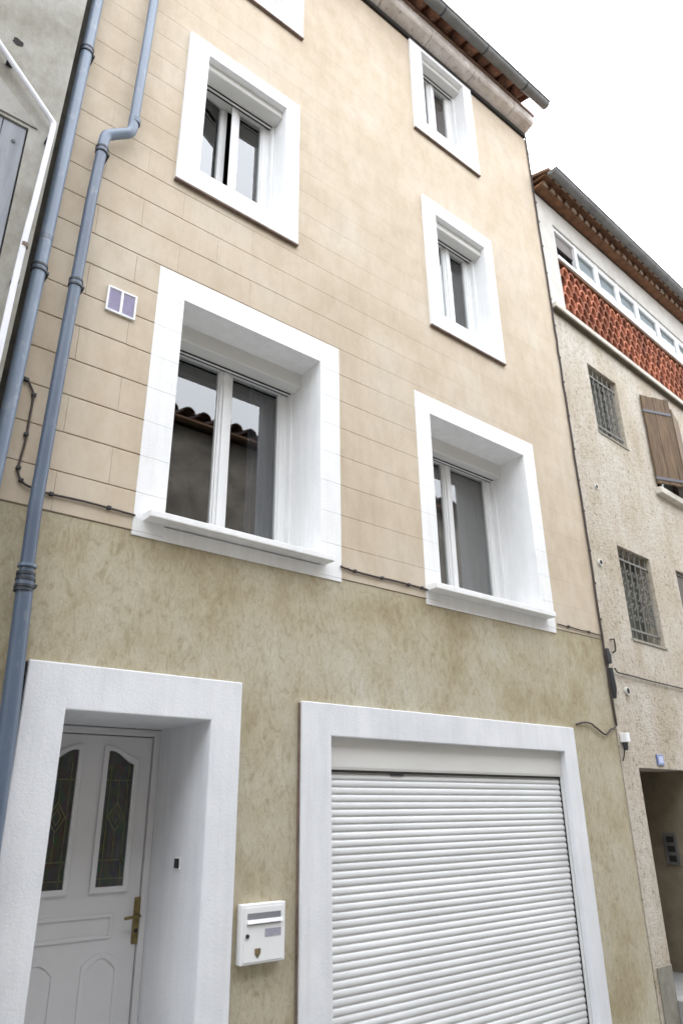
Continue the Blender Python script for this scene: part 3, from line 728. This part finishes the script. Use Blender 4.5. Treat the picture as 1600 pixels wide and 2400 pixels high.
# corner strip between the two fronts: dirt, with the corner's shade painted in
MB().hexa([(gxe(0)+.001,-.03,GZ),(xl(0)+.003,-.006,GZ),(xl(0)-.001,.02,GZ),(gxe(0)+.001,.02,GZ)],
          [(gxe(10.4)+.001,-.03,10.4),(xl(10.4)+.003,-.006,10.4),(xl(10.4)-.001,.02,10.4),(gxe(10.4)+.001,.02,10.4)]).build('corner_strip', M['dirt_shade'], gh)
MB().box(-9, .6, 8.8, 9, GZ, 11.5).box(-9, -8.7, GY+.451, 8.79, GZ, 11.5).build('rear_wall', M['grey'], gh)
MB().box(-9.1, .74, -.45, 9.1, 11.502, 11.7).build('roof', M['roof'], gh)
sh = MB().box(-1.195, .54, GY+.035, GY+.06, 4.355, 5.73).build('shutter', M['grey_shutter'], gh)
for q in range(12):
    a = -1.19+q*.144; MB().box(a+.002, a+.141, GY+.012, GY+.034, 4.36, 5.725).build('board', M['grey_shutter'], sh, bevel=0.003)
MB().tube([(.475,GY+.005,5.58),(.475,GY+.012,5.58)], .012, 8).build('bolt', M['collar'], sh)
MB().prism_y([(.37+.034*math.cos(t*.63)*(1+.25*math.sin(t*2.3)), 6.42+.030*math.sin(t*.63)*(1+.2*math.cos(t*1.7))) for t in range(10)], GY-.0035, GY-.0005).build('putlog_hole', M['near_black'], gh)
L2 = lambda x, z: (x*.972, z and 1.6+(z-1.6)*.972)
cy_ = GY-.05
def lp(x, z): a, b = L2(x, z); return (a, cy_, b)
MB().prism_y([(-2.0, 5.76), (.60, 5.76), (.22, 6.12), (-.4, 6.72), (-2.0, 8.1)], GY-.010, GY-.001).build('plaster_patch', M['patch'], gh, bevel=0.006)
cd = thing('conduit', 'thin white conduit bent diagonally and then down the grey wall', 'conduit', (.66, cy_, 4.0))
MB().tube(spline([lp(-.35,7.02),lp(.281,6.375),lp(.665,5.985),lp(.688,5.95),lp(.694,5.89),lp(.677,5.3),lp(.655,4.5),lp(.635,2.0),lp(.632,-.2)], 8), .0185, 12).build('pipe', M['conduit'], cd, smooth=True)
MB().tube([lp(.668,4.885),lp(.6675,4.855)], .0225, 12).build('coupling', M['brown_edge'], cd, smooth=True)
for (x_, z_) in ((.36,6.30),(.688,5.80),(.660,4.6)):
    q_ = lp(x_, z_); MB().box(q_[0]-.02, q_[0]+.02, cy_, GY-.001, q_[2]-.01, q_[2]+.01).build('clip', M['collar'], cd)

# ------------------------------------------------------------------ roughcast house on the right (turned 3.3 degrees)
AN = math.radians(3.3); RO = Vector((6.73, 0, 0))
RT, RN = Vector((math.cos(AN), math.sin(AN), 0)), Vector((-math.sin(AN), math.cos(AN), 0))
def rf(p): return RO+RT*p.x+RN*p.y+Vector((0,0,p.z))
def RB(): return MB(rf)
rh = thing('roughcast_house', 'cream roughcast house on the right with a terracotta openwork balcony and brown tiled eaves', 'house', tuple(rf(Vector((4, 4, 0)))))
RW, RTOP = 9.0, 9.42
op = dict(log=(.385, 8.0, 7.53, 9.10), g1=(.71, 1.455, 5.955, 6.955), sw=(2.16, 3.3, 5.62, 7.08), g2=(.672, 1.472, 3.335, 4.425), dk=(2.19, 3.0, 3.3, 4.445), dr=(.33, 1.52, GZ, 1.977))
m = RB()
for r in subtract((0, RW, GZ, 7.43), [op[k] for k in ('g1','sw','g2','dk','dr')]): m.box(r[0], r[1], 0, .35, r[2], r[3])
m.build('wall', M['rough'], rh)
m = RB()
for r in subtract((.0, RW, 7.43, 9.10), [op['log']]): m.box(r[0], r[1], .001, .30, r[2], r[3])
m.hexa([(0,.001,9.10),(RW,.001,9.10),(RW,.30,9.10),(0,.30,9.10)], [(0,.001,9.413),(RW,.001,9.413+.034*RW),(RW,.30,9.413+.034*RW),(0,.30,9.413)])
m.build('wall', M['cream_wall'], rh)
RB().box(.0, .30, .352, 9, 0, RTOP).build('side_wall', M['room'], rh)
RB().box(RW-.3, RW, .352, 9, 0, RTOP).box(.302, RW-.302, 8.8, 9, 0, RTOP).build('rear_wall', M['room'], rh)
RB().box(.302, RW-.302, .352, 8.79, 7.2, 7.45).box(.302, RW-.302, .352, 8.79, 2.6, 2.8).build('floor_slab', M['room'], rh)
RB().box(.05, .325, -.012, -.001, GZ, .30).build('plinth', M['plinth'], rh, bevel=0.006)
# ledge, claustra, glazing
RB().box(0.0, 8.5, -.075, .0005, 7.452, 7.525).build('ledge', M['ledge'], rh, bevel=0.008)
RB().box(0.0, 8.5, -.070, -.0005, 7.425, 7.4515).build('ledge_underside', M['dark_brown'], rh)  # dark brown slab along the ledge's underside
cl = RB().box(.386, 7.9, .12, .14, 7.535, 8.46).build('claustra_backing', M['loggia_in'], rh)  # near-black backing sheet: shade behind the openwork put into its colour
def unit(s0, z0, flip):
    m_ = RB(); n_ = 7; R_, t_ = .083, .017; sg = -1 if flip else 1
    vs, fs = [], []
    for yy in (.012, .115):
        for rr in (R_, R_-t_):
            for q in range(n_+1):
                a_ = math.pi*q/n_; vs.append((s0+rr*math.cos(a_), yy, z0+sg*1.75*rr*math.sin(a_)))
    k_ = n_+1
    for q in range(n_):
        fs += [(q,q+1,k_+q+1,k_+q), (2*k_+q+1,2*k_+q,3*k_+q,3*k_+q+1), (q,2*k_+q,2*k_+q+1,q+1), (k_+q+1,3*k_+q+1,3*k_+q,k_+q)]
    fs += [(0,k_,3*k_,2*k_), (n_,2*k_+n_,3*k_+n_,k_+n_)]
    return m_.add(vs, fs)
u0_ = unit(.47, 7.53, False).build('claustra_tile', M['claustra'], cl, smooth=True)
first = True
for row in range(6):
    for q in range(26):
        s_ = .47+q*.163+(.0815 if row % 2 else 0)
        if s_ > 4.65: continue
        if row == 0 and q == 0: continue
        d_ = RT*(s_-.47+random.uniform(-.005,.005))+Vector((0,0,row*.152+random.uniform(-.004,.004)))+RN*random.uniform(-.008,.008)
        dup(u0_, d_)
RB().box(.386, 8, .0, .12, 8.455, 8.485).build('coping', M['tile_dark'], rh)
RB().box(.386, 8, -.02, .05, 8.487, 8.545).build('window_rail', M['pvc'], rh, bevel=0.004)
lg = RB()
mus = [.405, .985, 1.575, 2.195, 2.815, 3.545, 4.25, 4.95, 5.65]
for i, s_ in enumerate(mus): lg.box(s_-.03, s_+.03, .02, .08, 8.546, 9.099)
lg.box(.385, 5.7, .025, .075, 9.045, 9.0985)
for a, b in zip(mus[1:], mus[2:]): lg.box(a+.03, b-.03, .028, .072, 8.546, 8.66)
glz = lg.build('glazing', M['pvc'], rh)
for a, b in zip(mus[1:], mus[2:]):
    RB().ring_y(*rect_ring(a+.031, b-.031, 8.661, 9.044, .028), .03, .07).build('sash', M['pvc'], glz)
    RB().box(a+.055, b-.055, .047, .053, 8.685, 9.02).build('pane', M['glass'], glz)
    RB().box(a+.032, b-.032, .073, .082, 8.60, 9.04).build('blind_sheet', M['curtain_sky_pale'], glz)  # pale sheets added behind the panes; the sky's reflection put into their colour
RB().box(.44, .955, .06, .075, 8.83, 9.04).build('blind_sheet', M['curtain'], glz)
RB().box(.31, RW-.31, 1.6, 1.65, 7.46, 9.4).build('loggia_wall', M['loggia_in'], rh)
# window bars
def grille(key, nb):
    s0, s1, z0, z1 = op[key]
    fr_ = RB().ring_y(*rect_ring(s0+.001, s1-.001, z0+.001, z1-.001, .05), .17, .22).build('window', M['iron'], rh)
    RB().box(s0+.051, s1-.051, .19, .20, z0+.051, z1-.051).build('pane', M['shabby'], fr_)
    for q in range(nb):
        s_ = s0+(s1-s0)*(q+.5)/nb
        RB().tube([(s_, .045, z0-.0), (s_, .045, z1)], .0095, 6).build('bar', M['iron'], fr_)
    for zz in (z0+.12, z1-.14): RB().box(s0, s1, .036, .054, zz-.012, zz+.012).build('bar', M['iron'], fr_)
    m_ = RB()
    for q in range(nb-1):
        s_ = s0+(s1-s0)*(q+1)/nb; zc = (z0+z1)/2
        for (dz, r_) in ((0, .05), (.14, .038), (-.14, .038), (.27, .03), (-.27, .03)):
            m_.tube([(s_+r_*math.cos(t*.7), .045, zc+dz+r_*math.sin(t*.7)) for t in range(10)], .006, 5)
    m_.build('scrollwork', M['iron'], fr_, kind='stuff')
    RB().hexa([(s0+.001,-.012,z0-.03),(s1+.03,-.012,z0-.03),(s1+.03,-.001,z0-.03),(s0+.001,-.001,z0-.03)], [(s0+.001,-.006,z0-.002),(s1+.03,-.006,z0-.002),(s1+.03,-.001,z0-.002),(s0+.001,-.001,z0-.002)]).build('sill', M['plinth'], fr_)
    return fr_
grille('g1', 6); grille('g2', 6)
# window with board shutters
s0, s1, z0, z1 = op['sw']
wfr = RB().ring_y(*rect_ring(s0+.001, s1-.001, z0+.001, z1-.001, .06), .16, .22).build('window', M['brown_door'], rh)
RB().box(s0+.061, s1-.061, .18, .19, z0+.061, z1-.061).build('pane', M['glass'], wfr)
RB().box(s0-.09, s1+.15, -.085, .34, z0-.135, z0-.045).build('sill', M['ledge'], wfr, bevel=0.008)
SA = math.radians(-19.5)
def leaf_tf(org, ang):
    ca, sa = math.cos(ang), math.sin(ang)
    o_ = rf(Vector(org))
    return lambda p: o_+Vector((ca*p.x-sa*p.y, sa*p.x+ca*p.y, p.z))
tf = leaf_tf((2.125, -.015, 0), SA)
sh = MB(tf).box(.0, .012, -.03, .0, 5.645, 7.03).build('shutter', M['wood'], rh)
for q in range(5):
    MB(tf).box(.013+q*.094, .013+q*.094+.091, -.028+.002*(q % 2), .0, 5.645+.004*(q % 3), 7.03-.006*(q % 2)).build('board', M['wood'], sh, bevel=0.003)
for zz in (5.72, 6.775): MB(tf).box(-.02, .47, -.036, -.0285, zz-.022, zz+.022).build('strap_hinge', M['strap'], sh, bevel=0.002)
tf2 = leaf_tf((3.29, -.015, 0), math.radians(180+16))
sh2 = MB(tf2).box(0, .012, 0, .03, 5.645, 7.03).build('shutter', M['wood'], rh)
for q in range(5): MB(tf2).box(.013+q*.094, .013+q*.094+.091, .0, .028, 5.645, 7.03).build('board', M['wood'], sh2, bevel=0.003)
# small brown shuttered window
s0, s1, z0, z1 = op['dk']
dk = RB().ring_y(*rect_ring(s0+.001, s1-.001, z0+.001, z1-.001, .05), .03, .08).build('window', M['brown_door'], rh)
for q in range(5): RB().box(s0+.051+q*.1395, s0+.051+q*.1395+.137, .04, .06, z0+.051, z1-.051).build('board', M['brown_door'], dk, bevel=0.003)
# doorway
s0, s1, z0, z1 = op['dr']
RB().box(s0, s0+.002, .352, 1.2, 0.013, z1).build('passage_wall', M['passage'], rh)
RB().box(s1, s1+.1, .352, 1.2, 0.0, z1+.1).build('passage_wall', M['passage'], rh)
RB().box(s0-.02, s1, .352, 1.2, z1, z1+.1).build('passage_ceiling', M['passage'], rh)
RB().box(s1-.014, s1-.0005, .002, 1.19, 0.02, z1-.001).build('reveal', M['passage'], rh)
rd = RB().box(s0+.003, s1-.015, .62, .67, 0.03, z1-.003).build('door', M['brown_door'], rh)
for (a, b) in ((.15, .85), (1.0, 1.8)): RB().ring_y(*rect_ring(s0+.12, s1-.35, a, b, .03), .605, .6195).build('panel_moulding', M['brown_door'], rd)
RB().box(s0+.001, s1-.015, -.06, .6, GZ+.013, .02).build('doorstep', M['paving'], rh, bevel=0.006)
# eaves: two corbelled rows of tiles, roof and gutter
TILT = 0.034
def ef(p): return rf(Vector((p.x, p.y, p.z+TILT*p.x)))
def EB(): return MB(ef)
EB().box(-.02, RW, -.004, .30, 9.415, 9.445).build('eaves_shadow_strip', M['near_black'], rh)  # near-black strip painting the shadow line under the eaves
EB().box(-.02, RW, -.13, .30, 9.446, 9.47).build('eaves_course', M['tile_dark'], rh)
EB().box(-.02, RW, -.215, .30, 9.548, 9.57).build('eaves_course', M['tile_dark'], rh)
rr = EB().prism_x([(-.28, 9.63), (4.3, 11.0), (9.1, 9.6), (9.1, 9.5), (4.3, 10.9), (-.28, 9.585)], -.02, RW).build('roof', M['roof'], rh)
ETV = RT+Vector((0, 0, TILT))
for row, (dep, zz) in enumerate(((-.155, 9.471), (-.245, 9.571))):
    t0 = EB().half_pipe_y(.08, zz, .078, .013, dep, .2, True, 6).build('tile', M['tile_dark'], rr, smooth=True)
    p0 = EB().prism_y([(.08+.064*math.cos(math.pi*q/6), zz+.001+.064*math.sin(math.pi*q/6)) for q in range(7)], dep+.012, .19).build('mortar', M['mortar'], rr)
    for q in range(1, 27):
        dup(t0, ETV*(q*.185)+RN*random.uniform(-.012,.012)); dup(p0, ETV*(q*.185)+RN*random.uniform(-.008,.008))
pf = lambda R_: [(-.318-R_*math.cos(math.pi*q/n), 9.545-R_*math.sin(math.pi*q/n)) for q in range(n+1)]
m = EB(); m.prism_x(pf(.066)+list(reversed(pf(.062))), -.03, RW); m.prism_x(pf(.066), -.034, -.0301)
m.tube([(-.03,-.388,9.545),(RW,-.388,9.545)], .010, 8)
rg = m.build('gutter', M['gutter'], rh, smooth=True)
for q in range(7):
    m = EB(); m.prism_x(pf(.070)+list(reversed(pf(.0665))), .5+q*.8, .52+q*.8); m.build('gutter_joint', M['gutter'], rg)

# small things on the roughcast wall
c2 = thing('cable', 'thin dark cable sagging across the roughcast wall above the doorway', 'cable', tuple(rf(Vector((1, -.01, 2.89)))))
RB().tube([(.10,-.03,2.93),(.163,-.022,2.896),(.5,-.020,2.893),(.9,-.020,2.884),(1.3,-.02,2.882),(1.728,-.02,2.878),(2.6,-.02,2.87)], .0085, 8).build('cable_run', M['cable'], c2, smooth=True)
def stub(s_, z_, r_, label, deep=.05):
    t_ = thing('vent_pipe', label, 'vent', tuple(rf(Vector((s_, 0, z_)))), 'vent pipe ends on the roughcast wall')
    RB().tube([(s_, -deep, z_), (s_, .01, z_)], r_, 12).build('pipe', M['pvc_old'], t_, smooth=True)
    RB().tube([(s_, -deep-.002, z_), (s_, -deep-.0005, z_)], r_*.72, 12).build('opening', M['near_black'], t_)
stub(.335, 2.725, .042, 'pale round vent pipe end just under the sagging cable', .02)
stub(.195, 4.10, .038, 'pale vent pipe end beside the lower barred window, left of it', .02)
stub(.395, 5.08, .03, 'pale vent pipe end below the upper barred window', .015)
hk = thing('cable_hook', 'small dark hook beside the party line cable just below the string course', 'hook', tuple(rf(Vector((.17, 0, 3.17)))))
RB().tube([(.16,-.001,3.24),(.185,-.03,3.245),(.19,-.03,3.18),(.175,-.03,3.12),(.15,-.012,3.10)], .010, 8).build('hook', M['cable'], hk, smooth=True)
lm = thing('junction_box', 'small white and black junction box at the foot of the party line cable', 'junction box', tuple(rf(Vector((.06, 0, 2.2)))))
RB().box(.035, .105, -.075, -.001, 2.20, 2.29).build('cover', M['pvc'], lm, bevel=0.008)
RB().tube([(.065,-.035,2.199),(.06,-.035,2.13)], [.028,.02], 10).build('socket', M['black'], lm, smooth=True)
MB().tube([tuple(rf(Vector((.058,-.02,2.13)))), tuple(rf(Vector((.05,-.012,2.08)))), tuple(rf(Vector((.02,-.006,2.03))))], .006, 6).build('wire', M['cable'], lm)
pq = thing('house_number_plate', 'small blue enamel house number plate above the dark doorway', 'sign', tuple(rf(Vector((.80, 0, 2.06)))))
RB().box(.74, .885, -.014, -.001, 2.012, 2.118).build('plate', M['plaque'], pq, bevel=0.003)
RB().box(.772, .868, -.0155, -.0142, 2.034, 2.10).build('panel', M['plaque_in'], pq)
ic = thing('intercom', 'grey metal intercom panel with three black windows on the doorway reveal', 'intercom', tuple(rf(Vector((1.505, .355, 1.19)))))
def jamb(p): return rf(Vector((op['dr'][1]-.0145-p.z, p.x, p.y)))       # x along the depth, y up, z out of the reveal
class JB(MB): pass
JB(jamb).box(.28, .43, 1.03, 1.35, .0005, .02).build('panel', M['gutter'], ic, bevel=0.003)
for zz in (1.065, 1.16, 1.255): JB(jamb).box(.31, .39, zz, zz+.06, .0202, .024).build('window', M['black'], ic)

# ------------------------------------------------------------------ house across the street (shows in the panes)
oh = thing('stone_house', 'dark rendered house with a tiled roof edge across the street, mirrored in the large window', 'house', (4, -9, 0))
OY = -7.4; OH = 9.15
OW = [(1.2, 2.1, 3.4, 5.0), (5.4, 6.3, 3.4, 5.0), (9.4, 10.3, 3.4, 5.0), (4.9, 5.9, GZ, 2.1)]
m = MB()
for r in subtract((-14, 22, GZ, OH), OW): m.box(r[0], r[1], OY-.35, OY, r[2], r[3])
m.build('wall', M['opp'], oh)
MB().box(-14, 22, -15, -14.7, 0, OH).box(-14, -13.7, -14.69, OY-.36, 0, OH).box(21.7, 22, -14.69, OY-.36, 0, OH).build('rear_wall', M['opp'], oh)
for r in OW[:3]:
    f_ = MB().ring_y(*rect_ring(r[0]+.001, r[1]-.001, r[2]+.001, r[3]-.001, .06), OY-.2, OY-.15).build('window', M['pvc'], oh)
    MB().box(r[0]+.06, r[1]-.06, OY-.18, OY-.17, r[2]+.06, r[3]-.06).build('pane', M['glass'], f_)
    for a, b in ((r[0]-.46, r[0]-.01), (r[1]+.01, r[1]+.46)): MB().box(a, b, OY+.001, OY+.035, r[2]-.02, r[3]+.02).build('shutter', M['wood'], oh)
r = OW[3]; MB().box(r[0]+.001, r[1]-.001, OY-.2, OY-.15, 0, r[3]-.001).build('door', M['brown_door'], oh)
orf = MB().prism_x([(OY+.32, OH+.05), (OY-4, OH+1.25), (-15.1, OH+.01), (-15.1, OH-.05), (OY-4, OH+1.15), (OY+.32, OH+.01)], -14.1, 22.1).build('roof', M['roof'], oh)
ot = MB().half_pipe_y(0, OH+.12, .15, .016, OY+.40, OY-.3, True, 8, OH+.33, .9).build('tile', M['opp_tile'], orf, smooth=True)
for q in range(-10, 40):
    if q: dup(ot, (q*.38, random.uniform(-.02,.02), random.uniform(-.01,.01)))
